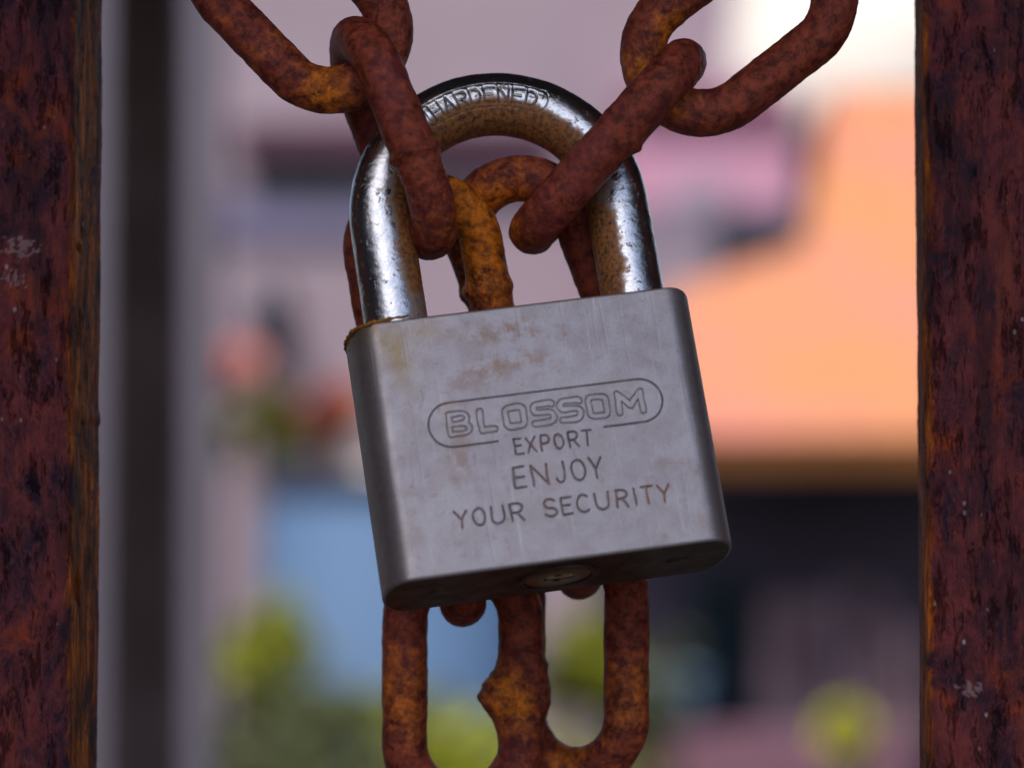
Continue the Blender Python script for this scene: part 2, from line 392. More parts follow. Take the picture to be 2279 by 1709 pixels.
# odds and ends under the veranda and on the low wall
M_TERRA = plain('terracotta_pot', (.30, .11, .05), .2, 20); M_CLOTH = plain('grey_brown_cloth', (.36, .25, .30), .3, 6); M_PALE = plain('pale_cloth', (.34, .30, .36), .2, 8)
def lathe0(name, rings, mat, parent, n=32):
    V = [(r*math.cos(2*math.pi*j/n), r*math.sin(2*math.pi*j/n), z) for r, z in rings for j in range(n)]
    return mesh(name, V, grid_faces(len(rings), n, False, True), mat, parent, True)
for px_, hh, mt, lb in ((1490, .17, M_BLUE, 'blurred blue pot on the left end of the pink low wall'),):
    c = W(px_, 1630, 8.1); e_ = empty('flower_pot', Vector((c.x, 8.1, W(0, 1630, 8).z))); tag(e_, lb, 'pot')
    lathe0('pot_body', [(.001, 0), (hh*.4, 0), (hh*.58, hh*.85), (hh*.5, hh*.85), (.001, hh*.8)], mt, e_); lathe0('rim', [(hh*.58, hh*.85), (hh*.64, hh*.86), (hh*.64, hh), (hh*.56, hh), (hh*.54, hh*.86)], mt, e_)
def cloth(px0, px1, py0, py1, Y, mat, label, seed):
    a, b = W(px0, py1, Y), W(px1, py0, Y); nx, nz = 40, 24; V = []
    for j in range(nz):
        for i in range(nx):
            u, v = i/(nx-1), j/(nz-1)
            V.append(((a.x+(b.x-a.x)*u)-(a.x+b.x)/2, .05*math.sin(u*19+seed)+.03*math.sin(u*41+v*2), b.z+(a.z-b.z)*v*(1+.06*math.sin(u*9+seed))-b.z))
    o = mesh('hanging_cloth', V, grid_faces(nz, nx, False, False), mat, None, True); o.location = ((a.x+b.x)/2, Y, b.z)
    m = o.modifiers.new('thick', 'SOLIDIFY'); m.thickness = .004
    return tag(o, label, 'cloth', 'cloths hanging under the veranda')
cloth(1700, 1830, 1330, 1560, 9.6, M_CLOTH, 'grey brown cloth hanging in the dark veranda, left one', 1)
cloth(1860, 1960, 1290, 1500, 9.9, M_LOWM, 'mauve cloth hanging in the dark veranda, nearer the right gate bar', 3)
cloth(1905, 2060, 1400, 1650, 9.4, M_CLOTH, 'long grey brown cloth hanging low beside the right gate bar', 5)

# blue drum
dc = W(880, 1100, 5.6); dr_ = .27; dz = W(880, 1068, 5.35).z
dm = empty('drum', Vector((dc.x, 5.6, 0))); tag(dm, 'blurred blue plastic drum behind the padlock', 'drum')
def lathe(name, rings, mat, parent, n=48):
    V = [(r*math.cos(2*math.pi*j/n), r*math.sin(2*math.pi*j/n), z) for r, z in rings for j in range(n)]
    return mesh(name, V, grid_faces(len(rings), n, False, True), mat, parent, True)
lathe('drum_body', [(.001, .45), (dr_*.96, .45), (dr_, .5), (dr_, .8), (dr_*1.03, .83), (dr_, .86), (dr_, dz-.06), (dr_*.97, dz-.02), (dr_*.97, dz-.02)], M_BLUE, dm)
lathe('lid', [(dr_*1.04, dz-.012), (dr_*1.04, dz+.034), (dr_*.9, dz+.045), (.001, dz+.045)], M_NAVY, dm)
std = lathe('stand', [(.001, 0), (dr_*.9, 0), (dr_*.9, .448), (.001, .448)], M_POST, dm)

gw = box('side_wall', (W(-200, 0, 6.2).x, W(478, 0, 6.2).x, 6.2, 6.4, 0, 2.55), plain('blue_grey_plaster', (.135, .13, .18), .12, 2)); tag(gw, 'blurred blue grey side wall between the pillar and the pale building', 'wall')
# plants
def shrub(name, c, rx, ry, rz, n, leaf, mat, label, cat, stems=3, group=None, kind_c='crown'):
    root = empty(name, Vector((c[0], c[1], 0))); tag(root, label, cat, group)
    r_ = np.random.default_rng(int(abs(c[0]*1000)+c[2]*977) % 99999)
    cl = r_.normal(size=(max(8, n//60), 3)); cl /= np.linalg.norm(cl, axis=1)[:, None]; cl *= r_.uniform(.35, .9, (len(cl), 1))
    ctr = cl[r_.integers(0, len(cl), n)]+r_.normal(size=(n, 3))*.2
    ctr = ctr*np.array([rx, ry, rz])+np.array([0, 0, c[2]])
    d1 = r_.normal(size=(n, 3)); d1 /= np.linalg.norm(d1, axis=1)[:, None]; d2 = np.cross(d1, r_.normal(size=(n, 3))); d2 /= np.linalg.norm(d2, axis=1)[:, None]
    s1 = leaf*r_.uniform(.6, 1.3, (n, 1)); v = np.stack([ctr-d1*s1, ctr+d2*s1*.45, ctr+d1*s1, ctr-d2*s1*.45], 1).reshape(-1, 3)
    v[:, 2] = np.maximum(v[:, 2], .01)
    mesh(kind_c, v, np.arange(4*n).reshape(n, 4), mat, root)
    V, F = [], []
    for k in range(stems):
        a = k*2.4; x, y = .25*rx*math.cos(a), .25*ry*math.sin(a); b = len(V)
        for z, r in ((0, .018), (c[2]*.6, .012), (c[2]+rz*.4, .004)):
            f = 1+z/c[2]
            for j in range(6): V.append((x*f+r*math.cos(j*1.047), y*f+r*math.sin(j*1.047), z))
        for s in range(2):
            for j in range(6): F.append((b+s*6+j, b+s*6+(j+1) % 6, b+s*6+6+(j+1) % 6, b+s*6+6+j))
    mesh('stem', V, F, M_BARK, root)
    return root
def bloom(parent, px, py, Y, r_px, mat, name='flower', layers=60):
    c = W(px, py, Y); r = r_px*K/D*(Y+.5); r_ = np.random.default_rng(int(px*7+py))
    V, F = [], []
    for k in range(layers):
        d = r_.normal(size=3); d /= np.linalg.norm(d); t1 = np.cross(d, [.3, .5, .8]); t1 /= np.linalg.norm(t1); t2 = np.cross(d, t1); b = len(V)
        o_ = d*r*.72; w_ = r*.55
        V += [o_*.4, o_+t1*w_-d*.1*r, o_+d*r*.28, o_-t1*w_-d*.1*r, o_+t2*w_, o_-t2*w_]
        F += [(b, b+1, b+2), (b, b+2, b+3), (b, b+4, b+2), (b, b+2, b+5)]
    o = mesh(name, V, F, mat); o.parent = parent; o.location = c-parent.location
    return o
def at(px, py, Y): return tuple(W(px, py, Y))
f1 = shrub('flowering_shrub', at(640, 985, 7), .20, .15, .12, 700, .022, M_LEAF, 'blurred shrub with pink and orange flowers left of the lock', 'shrub')
bloom(f1, 533, 823, 7, 68, M_BLOOMP); bloom(f1, 700, 950, 6.8, 42, M_BLOOMM); bloom(f1, 742, 1005, 6.8, 35, M_BLOOMM); bloom(f1, 765, 900, 6.8, 60, M_BLOOMO); bloom(f1, 690, 905, 6.9, 38, M_BLOOMP); bloom(f1, 610, 905, 6.8, 52, M_BLOOMY); bloom(f1, 625, 1010, 6.8, 36, M_BLOOMY)
V, F = boxes([(-.006, .006, -.006, .006, 0, 0.1)])
s0 = W(545, 840, 7); s1 = W(600, 980, 7)
def twig(parent, a, b, r, mat):
    a, b = Vector(a)-parent.location, Vector(b)-parent.location
    q = (b-a).to_track_quat('Z', 'Y').to_matrix(); L = (b-a).length
    V = [a+q@Vector((r*math.cos(j*1.047), r*math.sin(j*1.047), z)) for z in (0, L) for j in range(6)]
    return mesh('twig', V, [(j, (j+1) % 6, 6+(j+1) % 6, 6+j) for j in range(6)], mat, parent)
twig(f1, s1, s0, .008, M_BARK)
pole = box('pole', (W(538, 0, 6.3).x, W(570, 0, 6.3).x, 6.3, 6.33, 0, W(0, 960, 6.3).z), M_POST); tag(pole, 'thin dark pole left of the blue drum', 'pole')
shrub('shrub', at(600, 1435, 5.0), .085, .08, .095, 1100, .02, M_LEAF, 'small rounded olive shrub in front of the drum at lower left', 'shrub')
shrub('shrub', at(760, 1690, 4.6), .21, .12, .16, 900, .02, M_LEAF2, 'low grey green shrub at the bottom behind the lower left link', 'shrub')
shrub('shrub', at(1290, 1460, 6.0), .15, .12, .14, 700, .022, M_LEAF, 'olive green shrub seen through the lower right link', 'shrub')
shrub('shrub', at(1120, 1700, 5.0), .28, .15, .12, 800, .02, M_LEAF, 'olive shrub at the bottom centre below the links', 'shrub')
shrub('shrub', at(1440, 1520, 6.5), .12, .12, .24, 500, .022, M_LEAF2, 'dim grey green shrub right of the lower links', 'shrub')
shrub('shrub', at(900, 1600, 5.2), .20, .10, .07, 260, .03, M_LEAF, 'sparse yellow green shrub seen through the lower left link', 'shrub', 4)
shrub('shrub', at(560, 1610, 5.1), .10, .10, .14, 420, .022, M_LEAF2, 'dark green shrub at the lower left below the small olive one', 'shrub', 3)
y1_ = shrub('flowering_plant', at(1880, 1700, 6.0), .05, .05, .05, 60, .02, M_LEAF2, 'plant with one round yellow flower at the lower right', 'plant', 1)
bloom(y1_, 1880, 1625, 6.0, 68, M_BLOOMY, layers=40)
# ------------------------------------------------------------------ chain links
WR = 52.0
HOT = [(942,423,70,.55),(960,560,120,.25),(1090,520,110,.45),(1100,640,90,.4),(1060,450,60,.3),(730,195,60,.6),(745,240,60,.3),(700,75,60,.4),
       (1490,215,60,.4),(1450,150,60,.5),(1500,60,50,.6),(1125,510,55,.9),(1140,380,90,.3),(880,1640,120,.25),(1150,1550,70,.4),(1400,1560,110,.3),(1280,1690,80,.3),(900,1560,120,.15)]
def link(px, py, z, ang, tilt=0, roll=0, S=200, R=132, wr=WR, bumps=(), seed=0, orange=0.0, hs=1.0, label='', n_u=380, n_v=56):
    m = frame(P(px, py, z), ang, tilt, roll)
    L = 2*S + 2*math.pi*R
    s = np.arange(n_u)/n_u*L
    c = np.zeros((n_u, 2)); nr = np.zeros((n_u, 2))       # centreline and outward normal, starting mid right side going up
    for i, q in enumerate(s):
        if q < S/2: c[i] = (R, q); nr[i] = (1, 0)
        elif q < S/2+math.pi*R:
            a = (q-S/2)/R; c[i] = (R*math.cos(a), S/2+R*math.sin(a)); nr[i] = (math.cos(a), math.sin(a))
        elif q < 1.5*S+math.pi*R: c[i] = (-R, S/2-(q-S/2-math.pi*R)); nr[i] = (-1, 0)
        elif q < 1.5*S+2*math.pi*R:
            a = math.pi+(q-1.5*S-math.pi*R)/R; c[i] = (R*math.cos(a), -S/2+R*math.sin(a)); nr[i] = (math.cos(a), math.sin(a))
        else: c[i] = (R, -S/2+(q-1.5*S-2*math.pi*R)); nr[i] = (1, 0)
    th = np.arange(n_v)/n_v*2*math.pi
    ct, st = np.cos(th)[None, :], np.sin(th)[None, :]
    base = np.zeros((n_u, n_v, 3))
    def build(rr):
        base[..., 0] = c[:, None, 0]+nr[:, None, 0]*ct*rr; base[..., 1] = c[:, None, 1]+nr[:, None, 1]*ct*rr; base[..., 2] = st*rr
        return base.reshape(-1, 3)
    rr = np.full((n_u, n_v), wr)
    v = build(rr)
    nz = fbm(v, 1/60., 3, seed*13.1+2).reshape(n_u, n_v); nf = fbm(v, 1/14., 2, seed*7.7).reshape(n_u, n_v)
    rr = rr + nz*2.2 + nf*1.0
    for (pos, width, amp, dth, dirs, lump) in bumps:      # pos 0..1 along, width px, ring amplitude, direction, extra, lumpiness
        ds = np.abs((s/L-pos+.5) % 1-.5)*L
        ring = np.exp(-(ds/width)**2)[:, None]
        rr = rr + ring*(amp + lump*nf*6 + dirs*np.maximum(0, np.cos(th-dth))[None, :]**2)
    v = build(rr)*K
    if orange is not None:
        # rusty contact zones are brighter orange
        wv = (v @ np.array(m.to_3x3()).T + np.array(m.translation)) - np.array(CAM)
        dd = wv @ np.array(AF); px_ = CX+(wv @ np.array(AR))/dd*D/K; py_ = CY-(wv @ np.array(AU))/dd*D/K
        og = np.full(len(v), orange)
        for hx, hy, hr, ha in HOT: og += hs*ha*np.exp(-((px_-hx)**2+(py_-hy)**2)/hr**2)
    o = mesh('chain_link', v, grid_faces(n_u, n_v, True, True), M_CHAIN, None, True, {'orange': og}, m)
    return tag(o, label, 'chain link', 'rusty links of the chain')
Lp = 2*200+2*math.pi*132
sL1 = link(664, -4, 66, 44, 0, 4, seed=1, orange=.30, label='rusty link running off the upper left corner of the picture')
sL2 = link(875, 308, 38, 22.2, -6, -76, S=202, seed=2, orange=.12, hs=.35, bumps=((0.938, 13, 9, 0, 0, .35), (.885, 45, -3, 0, 0, .3)), label='brown link on the left crossing in front of the polished shackle')
sL3 = link(1352, 328, 4, -42, 9, -90, S=238, seed=3, orange=.06, hs=.45, bumps=((.040, 17, 0, 4.71, 12, 0),), label='purplish brown link on the right crossing in front of the shackle')
sR1 = link(1644, 58, 46, -52, 0, -4, seed=4, orange=.20, bumps=((.36, 14, 4, -.9, 16, 1.2),), label='rusty link running off the top right towards the bright sky')
sL4 = link(964, 683, -62, 9.8, 10, -8, S=260, wr=49, seed=5, orange=.26, bumps=((.017, 17, 6, 0, 0, .1), (.017, 17, 0, 3.14, 8, .1)), label='mustard orange link hanging in the middle with a weld collar just above the lock body')
sL5 = link(1204, 632, -118, 20.5, 14, -12, S=250, R=126, seed=6, orange=.10, bumps=((.475, 18, 4, 0, 5, .1),), label='dark arched link behind the right part of the shackle opening')
sE1 = link(1017, 1093, -165, 3, 0, 90, S=250, seed=7, orange=.16, label='link seen edge on whose round end peeks out under the lock on the left')
sE2 = link(1284, 1030, -205, 1, 0, 90, S=258, seed=8, orange=.16, label='link seen edge on whose round end peeks out under the middle right of the lock')
sF1 = link(1030, 1517, -160, 0, 0, 0, S=277, seed=9, orange=.26, bumps=((-.022+1, 58, 9, math.pi, 0, .25), (-.016+1, 62, 0, 0.0, 7, .2), (-.022+1, 48, 0, math.pi, 38, .4), (.03, 14, 0, 0, 7, .1)), label='left one of the two upright links below the lock with a large lumpy weld')
sF2 = link(1278, 1453, -205, 0, 0, -27, S=270, seed=10, orange=.26, label='right one of the two upright links below the lock')

# ------------------------------------------------------------------ rusty gate bars
def bar(side, x_corner, x_back, label, seed):
    # outline in lock-plane pixels (X right, Z to the viewer), dense on the faces the photograph shows
    wdt, dep = 560, 235; s = side                          # side -1: bar on the left, inner face looks right
    rc = 34
    pts = []; sd = []
    far = x_corner + s*wdt
    for q in np.linspace(0, 1, 96): pts.append((far+(x_corner+s*rc-far)*q, 0)); sd.append(0.0)
    for q in np.linspace(0, 1, 14)[1:]:
        a = q*math.pi/2; pts.append((x_corner+s*rc-s*rc*math.sin(a), -rc+rc*math.cos(a))); sd.append(q*.8)
    for q in np.linspace(0, 1, 48)[1:]: pts.append((x_corner+(x_back-x_corner)*q, -rc-(dep-2*rc)*q)); sd.append(.85-.45*q)  # orange thins toward the back: the far edge's shading put into the colour
    for q in np.linspace(0, 1, 8)[1:]:
        a = q*math.pi/2; pts.append((x_back+s*rc-s*rc*math.cos(a), -(dep-rc)-rc*math.sin(a))); sd.append(.8)
    pts.append((far, -dep)); sd.append(.3)
    pts = np.array(pts); n = len(pts)
    nrm = np.zeros_like(pts); t = np.roll(pts, -1, 0)-np.roll(pts, 1, 0); nrm[:, 0] = -t[:, 1]; nrm[:, 1] = t[:, 0]
    nrm /= np.linalg.norm(nrm, axis=1)[:, None]
    ctr = pts.mean(0); sg = np.sign(((pts-ctr)*nrm).sum(1)); nrm *= sg[:, None]
    zs = np.concatenate([[-17333, -9000, -4000], np.linspace(-1300, 1300, 560), [2500, 4640]])     # px, vertical about the lock plane
    V = np.zeros((len(zs), n, 3))
    V[..., 0] = pts[None, :, 0]; V[..., 1] = -pts[None, :, 1]; V[..., 2] = zs[:, None]
    flat = V.reshape(-1, 3).copy(); nf = flat*np.array([1, 1, .35])
    a = fbm(nf, 1/110., 4, seed).reshape(len(zs), n); b = fbm(flat*np.array([1, 1, .12]), 1/22., 3, seed+9).reshape(len(zs), n)
    amp = a*3.0 + b*1.1*(0.4+np.array(sd))[None, :] + fbm(flat, 1/9., 3, seed+5).reshape(len(zs), n)*1.0
    ch = np.zeros((len(zs), n))
    chips = ((45, 548, 26, 18), (28, 620, 20, 12)) if s < 0 else ((2150, 1530, 22, 14),)
    cfin = fbm(flat, 1/10., 3, seed+21).reshape(len(zs), n)
    for cx_, cy_, rx_, ry_ in chips:
        q = ((V[..., 0]+CX-cx_)/rx_)**2+((CY-V[..., 2]-cy_)/ry_)**2 + a*1.5 + cfin*4.5
        ch = np.maximum(ch, smooth01((.9-q)*3))*1.0
    scabs = ((60, 845, 120, 30, -.6), (300, 860, 60, 26, 0)) if s < 0 else ()
    for cx_, cy_, rx_, ry_, sl_ in scabs:
        q = ((V[..., 0]+CX-cx_)/rx_)**2+((CY-V[..., 2]-cy_+sl_*(V[..., 0]+CX-cx_))/ry_)**2 + a*1.2
        amp += 4*smooth01((1-q)*2)
    if s < 0:                                              # notches bitten out of the inner arris
        for y0, dpt, hh in ((545, 6, 10), (1305, 9, 30), (735, 3, 50), (860, 3, 12)):
            amp -= dpt*np.exp(-((CY-V[..., 2]-y0)/hh)**2)*np.array([1 if q > .75 else 0 for q in sd])[None, :]
    V[..., 0] += nrm[None, :, 0]*amp; V[..., 1] -= nrm[None, :, 1]*amp
    V = V.reshape(-1, 3)*K
    F = grid_faces(len(zs), n, False, True)
    o = mesh('gate_bar', V, F, M_BAR, None, True, {'side': np.tile(np.array(sd), len(zs)), 'chip': ch.ravel()*.6})
    o.location = (0, 0, 1.3)
    return tag(o, label, 'gate bar', 'rusty gate bars on both sides')
bar(-1, -978, -946, 'rusty dark gate bar with orange worn edge at the left side', 3.0)
bar(1, 921, 929, 'rusty dark purple gate bar at the right side beside the bright roof', 8.0)

# ------------------------------------------------------------------ padlock
HB, TB, WF, AE = 285.6, 142.5, 312.0, 66.0
LM = frame(CAM + (D-175*K)*AF + (54.1*K)*AR - (141.6*K)*AU, 9.15, -16.6, 7.1)
lock = empty('padlock', LM)
tag(lock, 'grey steel padlock with engraved lettering and polished shackle hanging from the rusty chain', 'padlock')

def arc(cx, cy, rx, ry, a0, a1, n=9):
    return [(cx+rx*math.cos(rad(a0+(a1-a0)*i/n)), cy+ry*math.sin(rad(a0+(a1-a0)*i/n))) for i in range(n+1)]
GLY = {
 'E': [[(1,1),(0,1),(0,0),(1,0)],[(0,.52),(.85,.52)]],
 'X': [[(0,0),(1,1)],[(0,1),(1,0)]],
 'P': [[(0,0),(0,1),(.55,1)]+arc(.55,.74,.45,.26,90,-90)+[(0,.48)]],
 'O': [arc(.5,.5,.5,.5,0,360,24)],
 'R': [[(0,0),(0,1),(.55,1)]+arc(.55,.75,.45,.25,90,-90)+[(0,.5)],[(.5,.5),(1,0)]],
 'T': [[(0,1),(1,1)],[(.5,1),(.5,0)]],
 'N': [[(0,0),(0,1),(1,0),(1,1)]],
 'J': [[(1,1),(1,.3)]+arc(.5,.3,.5,.3,0,-165)],
 'Y': [[(0,1),(.5,.45),(1,1)],[(.5,.45),(.5,0)]],
 'U': [[(0,1),(0,.35)]+arc(.5,.35,.5,.35,180,360,14)+[(1,1)]],
 'S': [arc(.5,.75,.47,.25,25,270,12)+arc(.5,.25,.5,.25,90,-155,12)],
 'C': [arc(.5,.5,.5,.5,48,312,18)],
 'I': [[(.5,0),(.5,1)]],
 'H': [[(0,0),(0,1)],[(1,0),(1,1)],[(0,.5),(1,.5)]],
 'A': [[(0,0),(.5,1),(1,0)],[(.2,.38),(.8,.38)]],
 'D': [[(0,0),(0,1),(.4,1)]+arc(.4,.5,.6,.5,90,-90,12)+[(0,0)]],
 'B': [[(0,0),(0,1),(.65,1)]+arc(.65,.76,.33,.24,90,-90,6)+[(0,.52)],[(.65,.52)]+arc(.65,.26,.35,.26,90,-90,6)+[(0,0)]],
 'L': [[(0,1),(0,0),(1,0)]],
 'M': [[(0,0),(0,1),(.5,.35),(1,1),(1,0)]],
 'Q': [[(.25,0),(.75,0)]+arc(.75,.25,.25,.25,-90,0,4)+[(1,.75)]+arc(.75,.75,.25,.25,0,90,4)+[(.25,1)]+arc(.25,.75,.25,.25,90,180,4)+[(0,.25)]+arc(.25,.25,.25,.25,180,270,4)],
 'Z': [[(1,.93),(.9,1),(.22,1)]+arc(.22,.77,.22,.23,90,270,5)+[(.78,.54)]+arc(.78,.27,.22,.27,90,-90,5)+[(0,0)]],
}
def strokes(ch, x0, x1, y0, y1):
    return [[(x0+a*(x1-x0), y0+b*(y1-y0)) for a, b in pl] for pl in GLY[ch]]
def dist_to(X, Y, pls, pad, wob=0.0):
    if wob: X, Y = X+wob*np.sin(Y*.11+X*.07), Y+wob*np.sin(X*.09+Y*.13)
    d = np.full(X.shape, 1e3)
    allp = np.array([p for pl in pls for p in pl]); x0, y0 = allp.min(0)-pad; x1, y1 = allp.max(0)+pad
    m = (X > x0) & (X < x1) & (Y > y0) & (Y < y1)
    xs, ys = X[m], Y[m]; dm = np.full(xs.shape, 1e3)
    for pl in pls:
        for (ax, ay), (bx, by) in zip(pl[:-1], pl[1:]):
            vx, vy = bx-ax, by-ay; q = np.clip(((xs-ax)*vx+(ys-ay)*vy)/(vx*vx+vy*vy+1e-9), 0, 1)
            dm = np.minimum(dm, np.hypot(xs-ax-q*vx, ys-ay-q*vy))
    d[m] = dm; return d

nfx = 560; nz_ = 470
fx = np.linspace(-WF, WF, nfx)
cap = np.linspace(0, math.pi, 45)[1:-1]
def capxy(a, sgn):
    e = .92
    return sgn*(WF+AE*math.sin(a)**e), TB*math.copysign(abs(math.cos(a))**e, math.cos(a))
prof = [(x, TB) for x in fx] + [capxy(a, 1) for a in cap] + [(x, -TB) for x in np.linspace(WF, -WF, 30)] + [capxy(a, -1) for a in cap[::-1]]
prof = np.array(prof); npf = len(prof)
yy = np.concatenate([[-HB, -HB+.7, -HB+2.2, -HB+4.5], np.linspace(-HB+7, HB-7, nz_-8), [HB-4.5, HB-2.2, HB-.7, HB]])
ins = np.zeros(len(yy)); ins[[0, -1]] = 6; ins[[1, -2]] = 3.6; ins[[2, -3]] = 1.6; ins[[3, -4]] = .5
V = np.zeros((npf, len(yy), 3))
pn = np.roll(prof, -1, 0)-np.roll(prof, 1, 0); pn = np.stack([-pn[:, 1], pn[:, 0]], 1); pn /= np.linalg.norm(pn, axis=1)[:, None]
pn *= np.sign((pn*prof).sum(1))[:, None]
V[..., 0] = prof[:, None, 0]-pn[:, None, 0]*ins[None, :]; V[..., 2] = prof[:, None, 1]-pn[:, None, 1]*ins[None, :]; V[..., 1] = yy[None, :]
X, Y = V[:nfx, :, 0], V[:nfx, :, 1]
LINES = []     # (name, label, depth field, rust field)
def groove(d, hw): return smooth01((hw+1.0-d)/1.8)
def text_line(txt, xs, y0, y1, hw, rustl):
    g = np.zeros(X.shape); rs = np.zeros(X.shape)
    for i, ch in enumerate(txt):
        gi = groove(dist_to(X, Y, strokes(ch, xs[2*i]+2, xs[2*i+1]-2, y0+2, y1-2), 6, .8), hw); g = np.maximum(g, gi); rs = np.maximum(rs, gi*rustl.get(i, 0))
    return g, rs
# hollow capitals
bx = [-200,-147, -134,-92, -80,-27, -20,36, 39,95, 100,152, 164,228]
g = np.zeros(X.shape); rs = np.zeros(X.shape)
for i, ch in enumerate('BLQZZQM'):
    x0, x1 = bx[2*i], bx[2*i+1]; r = 7.0 if ch != 'B' else 6.0
    d = dist_to(X, Y, strokes(ch, x0+r, x1-r, 10+r, 66-r), 16, .8)
    gi = groove(np.abs(d-r+.5), .55); g = np.maximum(g, gi); rs = np.maximum(rs, gi*{0: .75, 1: .35, 2: .15, 3: .45}.get(i, .05))
LINES.append(('engraved_lettering', 'engraved hollow capitals reading BLOSSOM', g*.85, rs))
pill = [[(-98, -11), (-191, -11)]+arc(-191, 38, 48, 49, 270, 90, 14)+[(218, 87)]+arc(218, 39, 48, 48, 90, -90, 14)+[(132, -9)]]
g = groove(dist_to(X, Y, pill, 8), .9)
rs = g*(np.exp(-((X+195)/25)**2)*(Y > 70)*1.0 + .25*np.exp(-((X+130)/60)**2))
LINES.append(('engraved_frame', 'engraved rounded frame line open at the bottom', g, rs))
ex = [-66.4,-45.8,-40,-17.6,-9.3,12.2,18.9,42.2,50.5,73.8,80,104]
g, rs = text_line('EXPORT', ex, -46, -9, 1.0, {1: .5, 2: .35, 5: .25}); LINES.append(('engraved_lettering', 'engraved word EXPORT', g, rs))
ej = [-78.3,-50,-39.0,-2.9,12,33.3,44.8,79,84.3,115]
g, rs = text_line('ENJOY', ej, -120, -71, 1.25, {1: .55, 0: .2}); LINES.append(('engraved_lettering', 'engraved word ENJOY', g, rs))
ys = [-216.1,-184,-176.7,-147.1,-137.3,-107,-96,-66.4,-25.2,4.6,12.8,37.7,45,77.4,85.7,117.2,130.5,157.1,166,178,185.4,212,218.7,249]
g, rs = text_line('YOURSECURITY', ys, -190, -149, 1.25, {0: .9, 4: .45, 7: .45, 8: .55, 9: .5, 10: 1.1, 11: 1.4}); LINES.append(('engraved_lettering', 'engraved words YOUR SECURITY', g, rs))
G = np.zeros(X.shape); RS = np.zeros(X.shape); OWN = np.full(X.shape, -1)
for i, (_, _, g, r_) in enumerate(LINES):
    OWN = np.where((g > .45) & (g > G), i, OWN); G = np.maximum(G, g); RS = np.maximum(RS, r_)
V[:nfx, :, 2] -= G*4.5
def blob(cx_, cy_, rx_, ry_): return np.exp(-((X-cx_)/rx_)**2-((Y-cy_)/ry_)**2)
stain_f = .9*blob(-60, 235, 90, 22)+.9*blob(-20, 215, 60, 20)+.95*blob(-110, 150, 55, 28)+.8*blob(-20, 160, 90, 18)+.5*blob(-160, 0, 25, 60)+.6*blob(-185, -60, 22, 60)\
  +.55*blob(255, -100, 35, 14)+.35*blob(-170, 100, 40, 40)+.4*blob(-290, -150, 25, 60)+.35*blob(310, -200, 14, 60)+.18
# a dried drip on the left
dr = dist_to(X, Y, [arc(-258, 108, 17, 26, 150, 395, 12)], 10); stain_f = np.maximum(stain_f, .9*groove(dr, 1.2))
for _ in range(26):
    a_, b_, r_ = rng.uniform(-300, 310), rng.uniform(-260, 260), rng.uniform(2, 5); stain_f += .8*np.exp(-((X-a_)**2+(Y-b_)**2)/r_**2)
yel = .8*blob(-280, 200, 26, 60)+.5*blob(-215, 255, 50, 22)+.6*blob(-325, 240, 40, 30)+.35*np.exp(-((X+195)/14)**2-((Y-70)/22)**2)
full = lambda A, fill=0.0: np.concatenate([A, np.full((npf-nfx, A.shape[1]), fill)], 0)
st_all = full(stain_f, .35); ye_all = full(yel, 0.0)
ye_all[-43:, :] = .55*np.exp(-((V[-43:, :, 1]-HB)/55)**2)
Fb = grid_faces(npf, len(yy), True, False)
own_v = np.concatenate([OWN.ravel(), np.full((npf-nfx)*len(yy), -1)])
fo = own_v[Fb]; face_own = np.where((fo == fo[:, :1]).all(1), fo[:, 0], -1)
att = {'groove': full(G).ravel(), 'grust': full(RS).ravel(), 'stain': st_all.ravel(), 'yellow': ye_all.ravel()}
Vf = V.reshape(-1, 3)*K
body = mesh('lock_body', Vf, Fb[face_own < 0], M_LOCK, lock, True, att)
for i, (nm, lb, _, _) in enumerate(LINES):
    f = Fb[face_own == i]; u, inv = np.unique(f.ravel(), return_inverse=True)
    o = mesh(nm, Vf[u], inv.reshape(f.shape), M_LOCK, lock, True, {k: a[u] for k, a in att.items()}); tag(o, lb)
# top and bottom plates close the shell
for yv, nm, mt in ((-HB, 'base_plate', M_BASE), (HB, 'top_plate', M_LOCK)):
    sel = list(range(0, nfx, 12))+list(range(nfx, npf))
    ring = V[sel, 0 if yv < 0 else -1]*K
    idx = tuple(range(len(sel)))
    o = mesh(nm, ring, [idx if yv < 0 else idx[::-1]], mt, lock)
def disc(name, x, z, r, y0, y1, mat, bev=2.0, n=40, hole=0.0):     # short lathe about the lock's Y axis, on the base
    rings = [(r, y0), (r, y1+bev), (r-bev, y1)] + ([(hole+bev, y1), (hole, y1+bev), (hole, y0)] if hole else [(r*.5, y1), (.01, y1)])
    Vv = []; 
    for rr_, y_ in rings:
        for j in range(n): a = 2*math.pi*j/n; Vv.append(((x+rr_*math.cos(a))*K, y_*K, (z+rr_*math.sin(a))*K))
    F = grid_faces(len(rings), n, False, True)
    return mesh(name, Vv, F, mat, lock, True)
kr = disc('key_cylinder_ring', 0, 0, 92, -HB+3, -HB-5, M_BASE, hole=74)
kp = disc('key_cylinder', 0, 0, 72, -HB+3, -HB-3, M_BRASS)
V_, F_ = boxes([(-30*K, 34*K, (-HB-4.2)*K, (-HB+1)*K, -7*K, 5*K), (-8*K, 6*K, (-HB-4.2)*K, (-HB+1)*K, -22*K, 26*K)]); ks = mesh('keyway', V_, F_, M_DARK, lock)
V_, F_ = boxes([(-26*K, 30*K, (-HB-6.5)*K, (-HB-3)*K, 9*K, 20*K)]); mesh('key_guide', V_, F_, M_BRASS, lock)
disc('rivet', -255, 8, 22, -HB+3, -HB-2, M_BASE); disc('rivet', 150, 20, 20, -HB+3, -HB-2.5, M_BASE); disc('rivet', 262, 0, 26, -HB+3, -HB-1.5, M_BASE)

